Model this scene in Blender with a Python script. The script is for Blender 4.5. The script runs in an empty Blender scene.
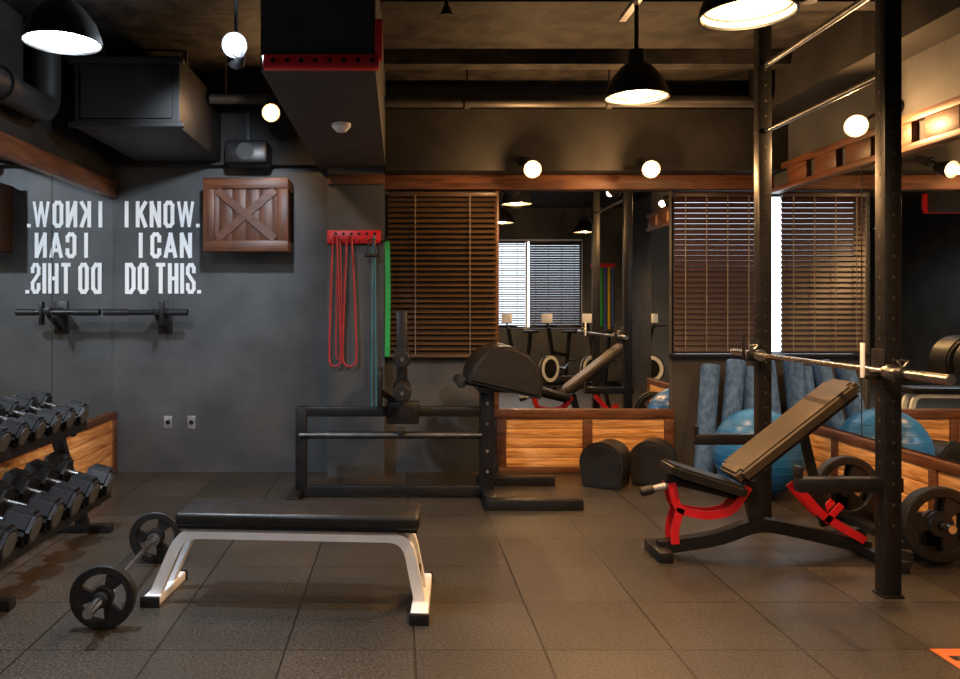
import bpy, bmesh, math, random
from mathutils import Vector, Matrix, Euler
random.seed(7)
S = bpy.context.scene
COL = S.collection

# ---------------------------------------------------------------- materials
def new_mat(name):
    m = bpy.data.materials.new(name); m.use_nodes = True
    nt = m.node_tree
    b = nt.nodes.get('Principled BSDF')
    return m, nt, b
def N(nt, t, **kw):
    n = nt.nodes.new(t)
    for k, v in kw.items():
        if k in n.inputs: n.inputs[k].default_value = v
        else: setattr(n, k, v)
    return n
def noise_mat(name, c1, c2, scale=8, rough=0.6, metal=0.0, bump=0.1, detail=6, bscale=None, stretch=(1,1,1), r2=None, coat=0, lo=.35, hi=.65, spec=.5):
    m, nt, b = new_mat(name)
    tc = N(nt, 'ShaderNodeTexCoord'); mp = N(nt, 'ShaderNodeMapping'); mp.inputs['Scale'].default_value = stretch
    nt.links.new(tc.outputs['Object'], mp.inputs['Vector'])
    no = N(nt, 'ShaderNodeTexNoise', Scale=scale, Detail=detail)
    nt.links.new(mp.outputs[0], no.inputs['Vector'])
    cr = N(nt, 'ShaderNodeValToRGB')
    cr.color_ramp.elements[0].color = (*c1, 1); cr.color_ramp.elements[1].color = (*c2, 1)
    cr.color_ramp.elements[0].position = lo; cr.color_ramp.elements[1].position = hi
    nt.links.new(no.outputs['Fac'], cr.inputs[0]); nt.links.new(cr.outputs[0], b.inputs['Base Color'])
    b.inputs['Roughness'].default_value = rough; b.inputs['Metallic'].default_value = metal
    b.inputs['Specular IOR Level'].default_value = spec
    if coat: b.inputs['Coat Weight'].default_value = coat
    if r2 is not None:
        mr = N(nt, 'ShaderNodeMapRange'); mr.inputs['To Min'].default_value = rough; mr.inputs['To Max'].default_value = r2
        nt.links.new(no.outputs['Fac'], mr.inputs['Value']); nt.links.new(mr.outputs[0], b.inputs['Roughness'])
    if bump:
        n2 = N(nt, 'ShaderNodeTexNoise', Scale=bscale or scale*4, Detail=4)
        nt.links.new(mp.outputs[0], n2.inputs['Vector'])
        bp = N(nt, 'ShaderNodeBump', Strength=bump, Distance=0.01)
        nt.links.new(n2.outputs['Fac'], bp.inputs['Height']); nt.links.new(bp.outputs[0], b.inputs['Normal'])
    return m
def emis(name, col, st):
    m, nt, b = new_mat(name)
    b.inputs['Base Color'].default_value = (*col, 1)
    b.inputs['Emission Color'].default_value = (*col, 1); b.inputs['Emission Strength'].default_value = st
    return m
def wood(name, c1, c2, axis='X', rough=.45, sc=3.0, mul=.5):
    st = {'X': (1, 14, 14), 'Y': (14, 1, 14), 'Z': (14, 14, 1)}[axis]
    m, nt, b = new_mat(name)
    tc = N(nt, 'ShaderNodeTexCoord'); mp = N(nt, 'ShaderNodeMapping'); mp.inputs['Scale'].default_value = st
    nt.links.new(tc.outputs['Object'], mp.inputs['Vector'])
    no = N(nt, 'ShaderNodeTexNoise', Scale=sc, Detail=8, Distortion=1.2)
    nt.links.new(mp.outputs[0], no.inputs['Vector'])
    cr = N(nt, 'ShaderNodeValToRGB'); e = cr.color_ramp.elements
    e[0].color = (*c1, 1); e[1].color = (*c2, 1); e[0].position = .35; e[1].position = .62
    nt.links.new(no.outputs['Fac'], cr.inputs[0])
    kn = N(nt, 'ShaderNodeTexNoise', Scale=2.2, Detail=2)
    nt.links.new(tc.outputs['Object'], kn.inputs['Vector'])
    mx = N(nt, 'ShaderNodeMix', data_type='RGBA', blend_type='MULTIPLY'); mx.inputs['Factor'].default_value = mul
    nt.links.new(cr.outputs[0], mx.inputs['A']); nt.links.new(kn.outputs['Fac'], mx.inputs['B'])
    nt.links.new(mx.outputs['Result'], b.inputs['Base Color'])
    b.inputs['Roughness'].default_value = rough
    bp = N(nt, 'ShaderNodeBump', Strength=.15, Distance=.005)
    nt.links.new(no.outputs['Fac'], bp.inputs['Height']); nt.links.new(bp.outputs[0], b.inputs['Normal'])
    return m

M = {}
M['concrete'] = noise_mat('concrete', (.044, .048, .051), (.080, .085, .088), 2.2, .62, bump=.15, bscale=30, r2=.42)
M['darkwall'] = noise_mat('dark_plaster', (.013, .012, .011), (.026, .024, .021), 3, .7, bump=.15, bscale=20, spec=.3)
M['greywall'] = noise_mat('grey_plaster', (.034, .034, .035), (.058, .058, .058), 3, .7, bump=.15, bscale=20)
M['ceil'] = noise_mat('ceiling_paint', (.007, .006, .0055), (.036, .031, .025), 6, .75, bump=.9, bscale=14, spec=.3)
M['ductpaint'] = noise_mat('duct_paint', (.011, .010, .010), (.019, .018, .017), 3, .55, bump=.05, spec=.35)
M['beampaint'] = noise_mat('beam_paint', (.024, .026, .029), (.040, .042, .046), 4, .6, bump=.1)
M['pipe'] = noise_mat('pipe_paint', (.026, .023, .020), (.048, .043, .038), 6, .5, bump=.05)
M['black'] = noise_mat('black_powdercoat', (.007, .007, .008), (.013, .013, .014), 20, .36, bump=.04, bscale=200, spec=.4)
M['blackrub'] = noise_mat('black_rubber', (.009, .009, .009), (.017, .017, .017), 20, .5, bump=.05, bscale=100, spec=.4)
M['leather'] = noise_mat('black_leather', (.009, .0085, .008), (.017, .016, .015), 10, .36, bump=.12, bscale=120)
M['tan'] = noise_mat('warm_lit_leather', (.040, .028, .016), (.058, .041, .025), 6, .40, bump=.1, bscale=120)  # dark leather, with the brown of warm light put into its colour
M['chrome'] = noise_mat('brushed_steel', (.55, .55, .55), (.7, .7, .7), 10, .25, metal=1, bump=0)
M['greymetal'] = noise_mat('grey_metal', (.22, .23, .25), (.36, .37, .39), 12, .4, metal=.4, bump=0)
M['capmetal'] = noise_mat('cap_metal', (.10, .105, .11), (.17, .175, .18), 12, .35, metal=.5, bump=0)
M['white'] = noise_mat('white_enamel', (.80, .82, .85), (.88, .90, .92), 6, .35, bump=0)
M['letter'] = noise_mat('white_vinyl', (.93, .95, .97), (.98, .99, .99), 6, .5, bump=0)
M['red'] = noise_mat('red_enamel', (.58, .010, .018), (.70, .018, .026), 8, .35, bump=0)
M['redband'] = noise_mat('red_latex', (.32, .015, .025), (.42, .025, .035), 8, .5, bump=0)
M['tealband'] = noise_mat('teal_latex', (.02, .16, .24), (.03, .22, .30), 8, .5, bump=0)
M['blueband'] = noise_mat('blue_latex', (.03, .08, .35), (.04, .1, .45), 8, .5, bump=0)
M['yellowband'] = noise_mat('yellow_latex', (.6, .4, .02), (.7, .5, .03), 8, .5, bump=0)
M['greenband'] = noise_mat('green_latex', (.01, .30, .06), (.02, .38, .09), 8, .5, bump=0)
M['ball'] = noise_mat('blue_vinyl', (.012, .12, .36), (.020, .16, .43), 4, .3, bump=0)
M['foam'] = noise_mat('blue_foam', (.025, .075, .21), (.09, .21, .46), 30, .75, bump=.12, detail=10, lo=.3, hi=.7, stretch=(1, 1, .6))
M['foamcore'] = noise_mat('foam_core', (.008, .02, .05), (.012, .03, .07), 20, .8, bump=0)
M['blind'] = noise_mat('brown_slat', (.052, .031, .017), (.078, .048, .028), 5, .33, bump=0, stretch=(1, 20, 20))
M['blind2'] = noise_mat('dark_slat', (.026, .014, .013), (.040, .022, .020), 5, .4, bump=0, stretch=(1, 20, 20))
M['cord'] = noise_mat('blind_cord', (.12, .10, .09), (.2, .17, .14), 5, .8, bump=0)
M['wood'] = wood('dark_wood', (.08, .028, .011), (.20, .075, .030), 'X')
M['woodY'] = wood('dark_wood_y', (.08, .028, .011), (.20, .075, .030), 'Y')
M['woodZ'] = wood('crate_wood', (.06, .018, .006), (.16, .052, .016), 'Z')
M['woodXc'] = wood('crate_wood_x', (.06, .018, .006), (.16, .052, .016), 'X')
M['pineX'] = wood('pine_x', (.52, .22, .06), (.95, .54, .22), 'X', .4, mul=.25)
M['pineY'] = wood('pine_y', (.52, .22, .06), (.95, .54, .22), 'Y', .4, mul=.25)
M['orange'] = noise_mat('orange_vinyl', (.6, .12, .02), (.7, .16, .03), 8, .5, bump=0)
M['shadein'] = noise_mat('white_reflector', (.8, .75, .65), (.85, .8, .7), 8, .5, bump=0)
M['warmbulb'] = emis('warm_bulb', (1, .66, .30), 90)
M['warmglow'] = emis('warm_reflector_glow', (1, .52, .16), 2.4)  # emission stands in for bulb light on the reflector
M['coolglow'] = emis('cool_reflector_glow', (.75, .88, 1), 2.4)  # same painted reflector glow, cool
M['warmdisc'] = emis('warm_diffuser', (1, .66, .30), 2.6)
M['coolbulb'] = emis('cool_bulb', (.8, .9, 1), 90)
M['cooldisc'] = emis('cool_diffuser', (.85, .93, 1), 8)
m, nt, b = new_mat('mirror_glass'); b.inputs['Metallic'].default_value = 1; b.inputs['Roughness'].default_value = 0.0
tc = N(nt, 'ShaderNodeTexCoord'); no = N(nt, 'ShaderNodeTexNoise', Scale=1.0); nt.links.new(tc.outputs['Object'], no.inputs['Vector'])
cr = N(nt, 'ShaderNodeValToRGB'); cr.color_ramp.elements[0].color = (.84, .86, .85, 1); cr.color_ramp.elements[1].color = (.89, .91, .90, 1)
nt.links.new(no.outputs['Fac'], cr.inputs[0]); nt.links.new(cr.outputs[0], b.inputs['Base Color'])
M['mirror'] = m
# rubber tile floor
m, nt, b = new_mat('rubber_tile_floor')
tc = N(nt, 'ShaderNodeTexCoord'); mp = N(nt, 'ShaderNodeMapping'); mp.inputs['Location'].default_value = (-0.06, -0.095, 0)
nt.links.new(tc.outputs['Object'], mp.inputs['Vector'])
br = N(nt, 'ShaderNodeTexBrick'); br.offset = 0; br.squash = 1
br.inputs['Scale'].default_value = 1; br.inputs['Brick Width'].default_value = .53; br.inputs['Row Height'].default_value = .53
br.inputs['Mortar Size'].default_value = .005; br.inputs['Mortar Smooth'].default_value = .3
br.inputs['Color1'].default_value = (.028, .024, .019, 1); br.inputs['Color2'].default_value = (.046, .039, .030, 1); br.inputs['Mortar'].default_value = (.005, .004, .003, 1)
nt.links.new(mp.outputs[0], br.inputs['Vector'])
sp = N(nt, 'ShaderNodeTexNoise', Scale=85, Detail=4); nt.links.new(tc.outputs['Object'], sp.inputs['Vector'])
bl = N(nt, 'ShaderNodeTexNoise', Scale=1.6, Detail=5); nt.links.new(tc.outputs['Object'], bl.inputs['Vector'])
mr = N(nt, 'ShaderNodeMapRange'); mr.inputs['From Min'].default_value = .3; mr.inputs['From Max'].default_value = .7; mr.inputs['To Min'].default_value = .1; mr.inputs['To Max'].default_value = 2.1
nt.links.new(sp.outputs['Fac'], mr.inputs['Value'])
mr2 = N(nt, 'ShaderNodeMapRange'); mr2.inputs['From Min'].default_value = .3; mr2.inputs['From Max'].default_value = .7; mr2.inputs['To Min'].default_value = .75; mr2.inputs['To Max'].default_value = 1.2
nt.links.new(bl.outputs['Fac'], mr2.inputs['Value'])
ml = N(nt, 'ShaderNodeMath', operation='MULTIPLY'); nt.links.new(mr.outputs[0], ml.inputs[0]); nt.links.new(mr2.outputs[0], ml.inputs[1])
vm = N(nt, 'ShaderNodeVectorMath', operation='SCALE'); nt.links.new(br.outputs['Color'], vm.inputs[0]); nt.links.new(ml.outputs[0], vm.inputs['Scale'])
nt.links.new(vm.outputs[0], b.inputs['Base Color']); b.inputs['Roughness'].default_value = .42
inv = N(nt, 'ShaderNodeMath', operation='SUBTRACT'); inv.inputs[0].default_value = 1; nt.links.new(br.outputs['Fac'], inv.inputs[1])
ad = N(nt, 'ShaderNodeMath', operation='MULTIPLY_ADD'); nt.links.new(sp.outputs['Fac'], ad.inputs[0]); ad.inputs[1].default_value = .5; nt.links.new(inv.outputs[0], ad.inputs[2])
bp = N(nt, 'ShaderNodeBump', Strength=.5, Distance=.006); nt.links.new(ad.outputs[0], bp.inputs['Height']); nt.links.new(bp.outputs[0], b.inputs['Normal'])
M['floor'] = m

# ---------------------------------------------------------------- geometry helpers
def mk(name, bm, mat, parent=None, smooth=False, mats=None):
    me = bpy.data.meshes.new(name); bmesh.ops.recalc_face_normals(bm, faces=bm.faces); bm.to_mesh(me); bm.free()
    for mm in (mats or [mat]): me.materials.append(M[mm])
    if smooth:
        for p in me.polygons: p.use_smooth = True
        try: me.set_sharp_from_angle(angle=math.radians(35))
        except Exception: pass
    o = bpy.data.objects.new(name, me); COL.objects.link(o)
    if parent: o.parent = parent
    return o
def grp(name, loc=(0, 0, 0), rz=0):
    e = bpy.data.objects.new(name, None); e.location = loc; e.rotation_euler = (0, 0, rz); e.empty_display_size = .1
    COL.objects.link(e); return e
def box(name, lo, hi, mat, parent=None, bev=0.0, seg=2):
    bm = bmesh.new()
    c = [(a+b2)/2 for a, b2 in zip(lo, hi)]; s = [abs(b2-a) for a, b2 in zip(lo, hi)]
    bmesh.ops.create_cube(bm, size=1, matrix=Matrix.Translation(c) @ Matrix.Diagonal((*s, 1)))
    if bev: bmesh.ops.bevel(bm, geom=bm.edges[:], offset=min(bev, min(s)*.45), segments=seg, affect='EDGES', profile=.5)
    return mk(name, bm, mat, parent, smooth=bool(bev))
def frame(p1, p2, up=Vector((0, 0, 1))):
    p1 = Vector(p1); p2 = Vector(p2); z = (p2-p1).normalized()
    if abs(z.dot(up)) > .99: up = Vector((0, 1, 0))
    x = up.cross(z).normalized(); y = z.cross(x)
    return Matrix((x, y, z)).transposed().to_4x4(), (p2-p1).length, (p1+p2)/2
def beam(name, p1, p2, w, h, mat, parent=None, bev=.006):
    R, L, c = frame(p1, p2); bm = bmesh.new()
    bmesh.ops.create_cube(bm, size=1, matrix=Matrix.Translation(c) @ R @ Matrix.Diagonal((w, h, L, 1)))
    if bev: bmesh.ops.bevel(bm, geom=bm.edges[:], offset=bev, segments=2, affect='EDGES')
    return mk(name, bm, mat, parent, smooth=True)
def cyl(name, p1, p2, r, mat, parent=None, seg=24, r2=None, bev=0.0):
    R, L, c = frame(p1, p2); bm = bmesh.new()
    bmesh.ops.create_cone(bm, cap_ends=True, segments=seg, radius1=r, radius2=r if r2 is None else r2, depth=L, matrix=Matrix.Translation(c) @ R)
    if bev:
        eds = [e for e in bm.edges if any(len(f.verts) > 4 for f in e.link_faces)]
        bmesh.ops.bevel(bm, geom=eds, offset=bev, segments=3, affect='EDGES')
    return mk(name, bm, mat, parent, smooth=True)
def lathe(name, prof, p, axis, mat, parent=None, seg=32, closed=False):
    R, L, c = frame(p, Vector(p)+Vector(axis)); bm = bmesh.new(); T = Matrix.Translation(p) @ R
    rings = []
    for r, h in prof:
        rings.append([bm.verts.new(T @ Vector((r*math.cos(a), r*math.sin(a), h))) for a in [2*math.pi*i/seg for i in range(seg)]])
    n = len(rings)
    for i in range(n if closed else n-1):
        a = rings[i]; b2 = rings[(i+1) % n]
        for j in range(seg):
            bm.faces.new((a[j], a[(j+1) % seg], b2[(j+1) % seg], b2[j]))
    if not closed:
        for rg, pr in ((rings[0], prof[0]), (rings[-1], prof[-1])):
            if pr[0] > 1e-4 and parent is not False and name[:5] != 'shell': bm.faces.new(rg)
    bmesh.ops.remove_doubles(bm, verts=bm.verts, dist=1e-5)
    return mk(name, bm, mat, parent or None, smooth=True)
def sphere(name, c, r, mat, parent=None, sc=(1, 1, 1), seg=32):
    bm = bmesh.new(); bmesh.ops.create_uvsphere(bm, u_segments=seg, v_segments=seg//2, radius=r, matrix=Matrix.Translation(c) @ Matrix.Diagonal((*sc, 1)))
    return mk(name, bm, mat, parent, smooth=True)
def fillet(pts, r, n=5):
    out = [Vector(pts[0])]
    for i in range(1, len(pts)-1):
        p0, p1, p2 = Vector(pts[i-1]), Vector(pts[i]), Vector(pts[i+1])
        a = (p0-p1); b2 = (p2-p1); rr = min(r, a.length*.45, b2.length*.45)
        A = p1+a.normalized()*rr; B = p1+b2.normalized()*rr
        for k in range(n+1):
            t = k/n; out.append(A*(1-t)**2 + p1*2*t*(1-t) + B*t*t)
    out.append(Vector(pts[-1])); return out
def sweep(name, pts, thick, width, y0, mat, parent=None, r=0.06):
    P = fillet([(a, 0, c) for a, c in pts], r) if r else [Vector((a, 0, c)) for a, c in pts]
    bm = bmesh.new(); rings = []
    for i, p in enumerate(P):
        t = (P[min(i+1, len(P)-1)]-P[max(i-1, 0)]).normalized(); n = Vector((-t.z, 0, t.x))
        rings.append([bm.verts.new(p+n*a*thick/2+Vector((0, y0+b2*width/2, 0))) for a, b2 in ((1, 1), (1, -1), (-1, -1), (-1, 1))])
    for i in range(len(rings)-1):
        for j in range(4): bm.faces.new((rings[i][j], rings[i][(j+1) % 4], rings[i+1][(j+1) % 4], rings[i+1][j]))
    bm.faces.new(rings[0]); bm.faces.new(rings[-1])
    eds = [e for e in bm.edges if len([f for f in e.link_faces]) == 2 and e.calc_face_angle(0) > 1.2]
    bmesh.ops.bevel(bm, geom=eds, offset=min(thick, width)*.15, segments=2, affect='EDGES')
    return mk(name, bm, mat, parent, smooth=True)
def tube(name, pts, r, mat, parent=None, fr=.05, seg=8, cyclic=False):
    P = fillet(pts, fr) if fr else [Vector(p) for p in pts]
    cu = bpy.data.curves.new(name, 'CURVE'); cu.dimensions = '3D'; cu.bevel_depth = r; cu.bevel_resolution = 4; cu.use_fill_caps = True
    s = cu.splines.new('POLY'); s.points.add(len(P)-1)
    for q, p in zip(s.points, P): q.co = (*p, 1)
    s.use_cyclic_u = cyclic
    tmp = bpy.data.objects.new('tmp', cu); COL.objects.link(tmp)
    bpy.context.view_layer.update()
    me = bpy.data.meshes.new_from_object(tmp.evaluated_get(bpy.context.evaluated_depsgraph_get()))
    bpy.data.objects.remove(tmp); bpy.data.curves.remove(cu)
    me.materials.clear(); me.materials.append(M[mat]); me.name = name
    for p in me.polygons: p.use_smooth = True
    o = bpy.data.objects.new(name, me); COL.objects.link(o)
    if parent: o.parent = parent
    return o
def extrude_xz(name, poly, y0, y1, mat, parent=None, bev=0.0):
    bm = bmesh.new(); a = [bm.verts.new((x, y0, z)) for x, z in poly]; f = bm.faces.new(a)
    r = bmesh.ops.extrude_face_region(bm, geom=[f]); bmesh.ops.translate(bm, verts=[v for v in r['geom'] if isinstance(v, bmesh.types.BMVert)], vec=(0, y1-y0, 0))
    if bev:
        eds = [e for e in bm.edges if any(len(f.verts) == len(poly) for f in e.link_faces)]
        bmesh.ops.bevel(bm, geom=eds, offset=bev, segments=3, affect='EDGES')
    return mk(name, bm, mat, parent, smooth=True)
def join(name, objs):
    bpy.ops.object.select_all(action='DESELECT')
    for o in objs: o.select_set(True)
    bpy.context.view_layer.objects.active = objs[0]; bpy.ops.object.join()
    objs[0].name = name; objs[0].data.name = name; return objs[0]

XL, XR, YB, YF, ZC = -2.46, 3.16, 6.83, -1.5, 3.3
XR2, YJ = 4.2, 3.55
# ---------------------------------------------------------------- room shell
box('floor', (XL-.2, YF-.2, -.1), (XR2+.2, YB+.2, 0), 'floor')
box('ceiling', (XL-.2, YF-.2, ZC), (XR2+.2, YB+.2, ZC+.1), 'ceil')
box('wall_left', (XL-.15, YF-.15, 0), (XL, YB+.15, ZC), 'darkwall')
box('wall_back', (XL, YB, 0), (2.32, YB+.15, ZC), 'concrete')
box('wall_back_sill', (2.32, YB, 0), (XR+.15, YB+.15, .98), 'greywall')
box('wall_back_header', (2.32, YB, 2.40), (XR+.15, YB+.15, ZC), 'darkwall')
box('wall_right', (XR, YJ, 0), (XR+.15, YB, ZC), 'greywall')
box('wall_right_return', (XR+.15, YJ, 0), (XR2+.15, YJ+.15, ZC), 'greywall')
box('wall_right_entry', (XR2, YF, 0), (XR2+.15, YJ, ZC), 'greywall')
box('wall_front', (XL, YF-.15, 0), (1.75, YF, ZC), 'concrete')
box('wall_front_end', (3.45, YF-.15, 0), (XR2+.15, YF, ZC), 'concrete')
box('wall_front_sill', (1.75, YF-.15, 0), (3.45, YF, 1.0), 'concrete')
box('wall_front_header', (1.75, YF-.15, 2.7), (3.45, YF, ZC), 'concrete')

w = grp('window_1')
box('frame_bottom', (2.32, YB+.05, .98), (XR, YB+.11, 1.02), 'black', w)
box('frame_top', (2.32, YB+.05, 2.36), (XR, YB+.11, 2.40), 'black', w)
box('frame_left', (2.32, YB+.05, 1.02), (2.36, YB+.11, 2.36), 'black', w)
box('sill_board', (2.30, YB-.06, .985), (XR-.03, YB+.04, 1.01), 'black', w)
w = grp('window_2')
box('frame_bottom', (1.75, YF-.11, 1.0), (3.45, YF-.05, 1.04), 'white', w)
box('frame_top', (1.75, YF-.11, 2.66), (3.45, YF-.05, 2.70), 'white', w)
box('frame_left', (1.75, YF-.11, 1.04), (1.79, YF-.05, 2.66), 'white', w)
box('frame_right', (3.41, YF-.11, 1.04), (3.45, YF-.05, 2.66), 'white', w)
box('mullion', (2.38, YF-.11, 1.04), (2.42, YF-.05, 2.66), 'white', w)

def blinds(x0, x1, z0, z1, y, mat, tilt, sp=.045, dep=.05, cords=3, sgn=1):
    g = grp('venetian_blind')
    box('headrail', (x0, y-.03, z1-.04), (x1, y+.03, z1), mat, g, .004)
    bm = bmesh.new(); z = z1-.06; a = math.radians(tilt)
    while z > z0+.03:
        R = Matrix.Translation(((x0+x1)/2, y, z)) @ Matrix.Rotation(sgn*a, 4, 'X') @ Matrix.Diagonal((x1-x0, dep, .003, 1))
        bmesh.ops.create_cube(bm, size=1, matrix=R); z -= sp
    mk('slats', bm, mat, g)
    box('bottom_rail', (x0, y-.025, z0), (x1, y+.025, z0+.02), mat, g, .004)
    for i in range(cords):
        xx = x0+(x1-x0)*(i+.5)/cords
        box('cord_%d' % i, (xx-.004, y-.034, z0+.01), (xx+.004, y-.031, z1-.03), 'cord', g)
    return g
blinds(-.10, .82, .98, 2.38, YB-.06, 'blind', 42, cords=2)
blinds(2.33, 3.045, 1.02, 2.38, YB-.02, 'blind2', 63, cords=4)
blinds(2.44, 3.42, 1.03, 2.66, YF+.04, 'blind2', 55, cords=4, sgn=-1)
blinds(1.78, 2.36, 1.03, 2.66, YF+.04, 'blind2', 30, cords=2, sgn=-1)

# mirrors
box('mirror_left', (XL, 1.6, .52), (XL+.015, YB-.005, 2.33), 'mirror')
box('mirror_back', (.84, YB-.02, .54), (2.29, YB-.002, 2.39), 'mirror')
box('mirror_right', (XR-.015, YJ+.05, .53), (XR, YB-.002, 2.36), 'mirror')
for i, yy in enumerate((5.62, 4.4, 3.2)):
    box('trim_mirror_joint_%d' % i, (XL+.0155, yy-.002, .53), (XL+.017, yy+.002, 2.33), 'darkwall')
for i, yy in enumerate((5.45,)):
    box('trim_mirror_joint_r%d' % i, (XR-.018, yy-.002, .53), (XR-.0155, yy+.002, 2.36), 'darkwall')
box('trim_left_top', (XL, 1.5, 2.33), (XL+.05, YB, 2.47), 'woodY', bev=.006)
def panelY(name, x0, x1, ya, yb, n):
    g = grp(name)
    box('cap', (x0, ya, .46), (x1, yb, .52), 'woodY', g, .005)
    box('base', (x0, ya, .0), (x1, yb, .05), 'woodY', g, .004)
    for i in range(n+1):
        yy = ya+(yb-ya-.07)*i/n
        box('stile_%d' % i, (x0, yy, .05), (x1, yy+.07, .46), 'woodY', g, .004)
    for i in range(n):
        y_a = ya+(yb-ya-.07)*i/n+.07; y_b = ya+(yb-ya-.07)*(i+1)/n
        for k in range(4):
            z0 = .05+.41*k/4
            px0, px1 = (x0, x1-.015) if x0 < 0 else (x0+.015, x1)
            box('board_%d_%d' % (i, k), (px0, y_a, z0+.002), (px1, y_b, z0+.41/4-.002), 'pineY', g, .003)
panelY('trim_wainscot_left', XL, XL+.05, 1.6, YB-.01, 5)
panelY('trim_wainscot_right', XR-.06, XR, YJ+.02, YB-.01, 3)
g = grp('trim_wainscot_back')
box('cap', (.80, YB-.06, .46), (2.32, YB, .54), 'wood', g, .005)
box('base', (.83, YB-.06, 0), (2.31, YB, .05), 'wood', g, .004)
for i, xx in enumerate((.82, 1.55, 2.24)):
    box('stile_%d' % i, (xx, YB-.06, .05), (xx+.08, YB, .46), 'wood', g, .004)
for i, (xa, xb) in enumerate(((.90, 1.55), (1.63, 2.24))):
    for k in range(5):
        z0 = .05+.41*k/5
        box('board_%d_%d' % (i, k), (xa, YB-.045, z0+.002), (xb, YB, z0+.41/5-.002), 'pineX', g, .003)
box('trim_mirror_left', (.80, YB-.04, .54), (.84, YB, 2.40), 'wood', bev=.004)
box('trim_back_top', (-.13, YB-.10, 2.40), (XR, YB, 2.52), 'wood', bev=.005)
g = grp('trim_right_top')
box('backing', (XR-.012, YJ, 2.36), (XR, YB-.1, 2.58), 'greywall', g)
box('rail_lower', (XR-.06, YJ, 2.36), (XR, YB-.1, 2.40), 'woodY', g, .004)
box('rail_upper', (XR-.06, YJ, 2.53), (XR, YB-.1, 2.58), 'woodY', g, .004)
yy = YJ+.05; i = 0
while yy < YB-.4:
    box('block_%d' % i, (XR-.055, yy, 2.40), (XR, yy+.30, 2.53), 'woodY', g, .006); yy += .42; i += 1

box('column_back', (-.60, YB-.2, 0), (-.13, YB, ZC-.6), 'concrete')
box('trim_column_top', (-.60, YB-.24, 2.42), (-.13, YB-.2, 2.50), 'wood', bev=.005)
box('beam_ceiling', (-.68, 3.9, 2.56), (-.12, YB, ZC), 'beampaint')
box('soffit_back', (-.12, YB-.32, 2.52), (XR, YB, 3.02), 'darkwall')
box('soffit_back_left', (XL, YB-.12, 2.60), (-.68, YB, ZC), 'darkwall')
box('soffit_right', (XR-.28, YJ, 2.95), (XR, YB-.32, ZC), 'darkwall')
for i, yy in enumerate((5.9, 4.7, 3.5, 2.3)):
    box('ceiling_joist_%d' % i, (-.12, yy, ZC-.10), (XR-.28, yy+.14, ZC), 'ceil')

# ---------------------------------------------------------------- ceiling services
g = grp('ventilation_duct')
box('body', (-2.22, 5.45, 2.63), (-1.50, YB-.12, 3.12), 'ductpaint', g, .01)
box('flange', (-2.25, 5.42, 2.63), (-1.47, 5.47, 2.665), 'ductpaint', g, .004)
box('flange_top', (-2.25, 5.42, 3.06), (-1.47, 5.47, 3.10), 'ductpaint', g, .004)
box('panel', (-2.17, 5.43, 2.69), (-1.55, 5.455, 3.03), 'ductpaint', g, .004)
box('hanger_1', (-2.2, 5.9, 3.1), (-2.17, 5.93, ZC), 'pipe', g)
box('hanger_2', (-1.6, 5.9, 3.1), (-1.57, 5.93, ZC), 'pipe', g)
g = grp('drain_pipe')
tube('pipe', [(-2.32, 2.0, 2.72), (-2.32, 5.25, 2.69), (-2.32, 5.25, 3.3)], .09, 'ductpaint', g, .12)
cyl('collar', (-2.32, 4.6, 2.695), (-2.32, 4.68, 2.695), .105, 'ductpaint', g)
g = grp('ceiling_pipe')
cyl('run', (-.12, 6.2, 3.0), (2.75, 6.2, 3.0), .045, 'pipe', g)
sphere('elbow', (2.75, 6.2, 3.0), .05, 'pipe', g)
cyl('riser', (2.75, 6.2, 3.0), (2.75, 6.2, ZC), .045, 'pipe', g)
for k, xx in enumerate((.5, 1.6)):
    cyl('clamp_%d' % k, (xx, 6.2, 3.0), (xx+.04, 6.2, 3.0), .055, 'pipe', g); cyl('rod_%d' % k, (xx+.02, 6.2, 3.04), (xx+.02, 6.2, ZC), .006, 'pipe', g)
g = grp('ceiling_pipe')
cyl('run', (-1.47, 6.2, 3.02), (-.68, 6.2, 3.02), .04, 'pipe', g)
for k, xx in enumerate((-1.35, -.8)): cyl('rod_%d' % k, (xx, 6.2, 3.04), (xx, 6.2, ZC), .006, 'pipe', g)
g = grp('sprinkler')
cyl('drop', (.25, 4.3, ZC), (.25, 4.3, 3.02), .012, 'pipe', g)
cyl('head', (.25, 4.3, 3.02), (.25, 4.3, 2.97), .02, 'pipe', g, r2=.035)
sphere('joint', (.25, 4.3, 3.12), .03, 'pipe', g, seg=16)
g = grp('sprinkler')
cyl('drop', (2.05, 4.0, ZC), (2.05, 4.0, 2.98), .012, 'pipe', g)
cyl('head', (2.05, 4.0, 2.98), (2.05, 4.0, 2.93), .02, 'pipe', g, r2=.035)
sphere('joint', (2.05, 4.0, 3.1), .03, 'pipe', g, seg=16)
g = grp('lighting_track')
box('rail', (1.30, 1.0, 3.10), (1.34, 4.75, 3.13), 'greymetal', g)
for k, yy in enumerate((1.4, 2.9, 4.4)): cyl('rod_%d' % k, (1.32, yy, 3.13), (1.32, yy, ZC), .008, 'greymetal', g)
g = grp('smoke_detector', (-.37, 5.04, 2.56))
lathe('base', [(0.0001, 0), (.06, 0), (.06, -.02), (.045, -.035), (.03, -.05), (.0001, -.05)], (0, 0, 0), (0, 0, 1), 'white', g)
g = grp('loudspeaker')
box('cabinet', (-1.42, 6.45, 2.57), (-1.07, 6.70, 2.76), 'black', g, .03)
cyl('cone', (-1.25, 6.445, 2.665), (-1.25, 6.46, 2.665), .07, 'blackrub', g)
beam('bracket', (-1.25, 6.6, 2.7), (-1.25, 6.6, ZC), .03, .03, 'black', g)

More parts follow.
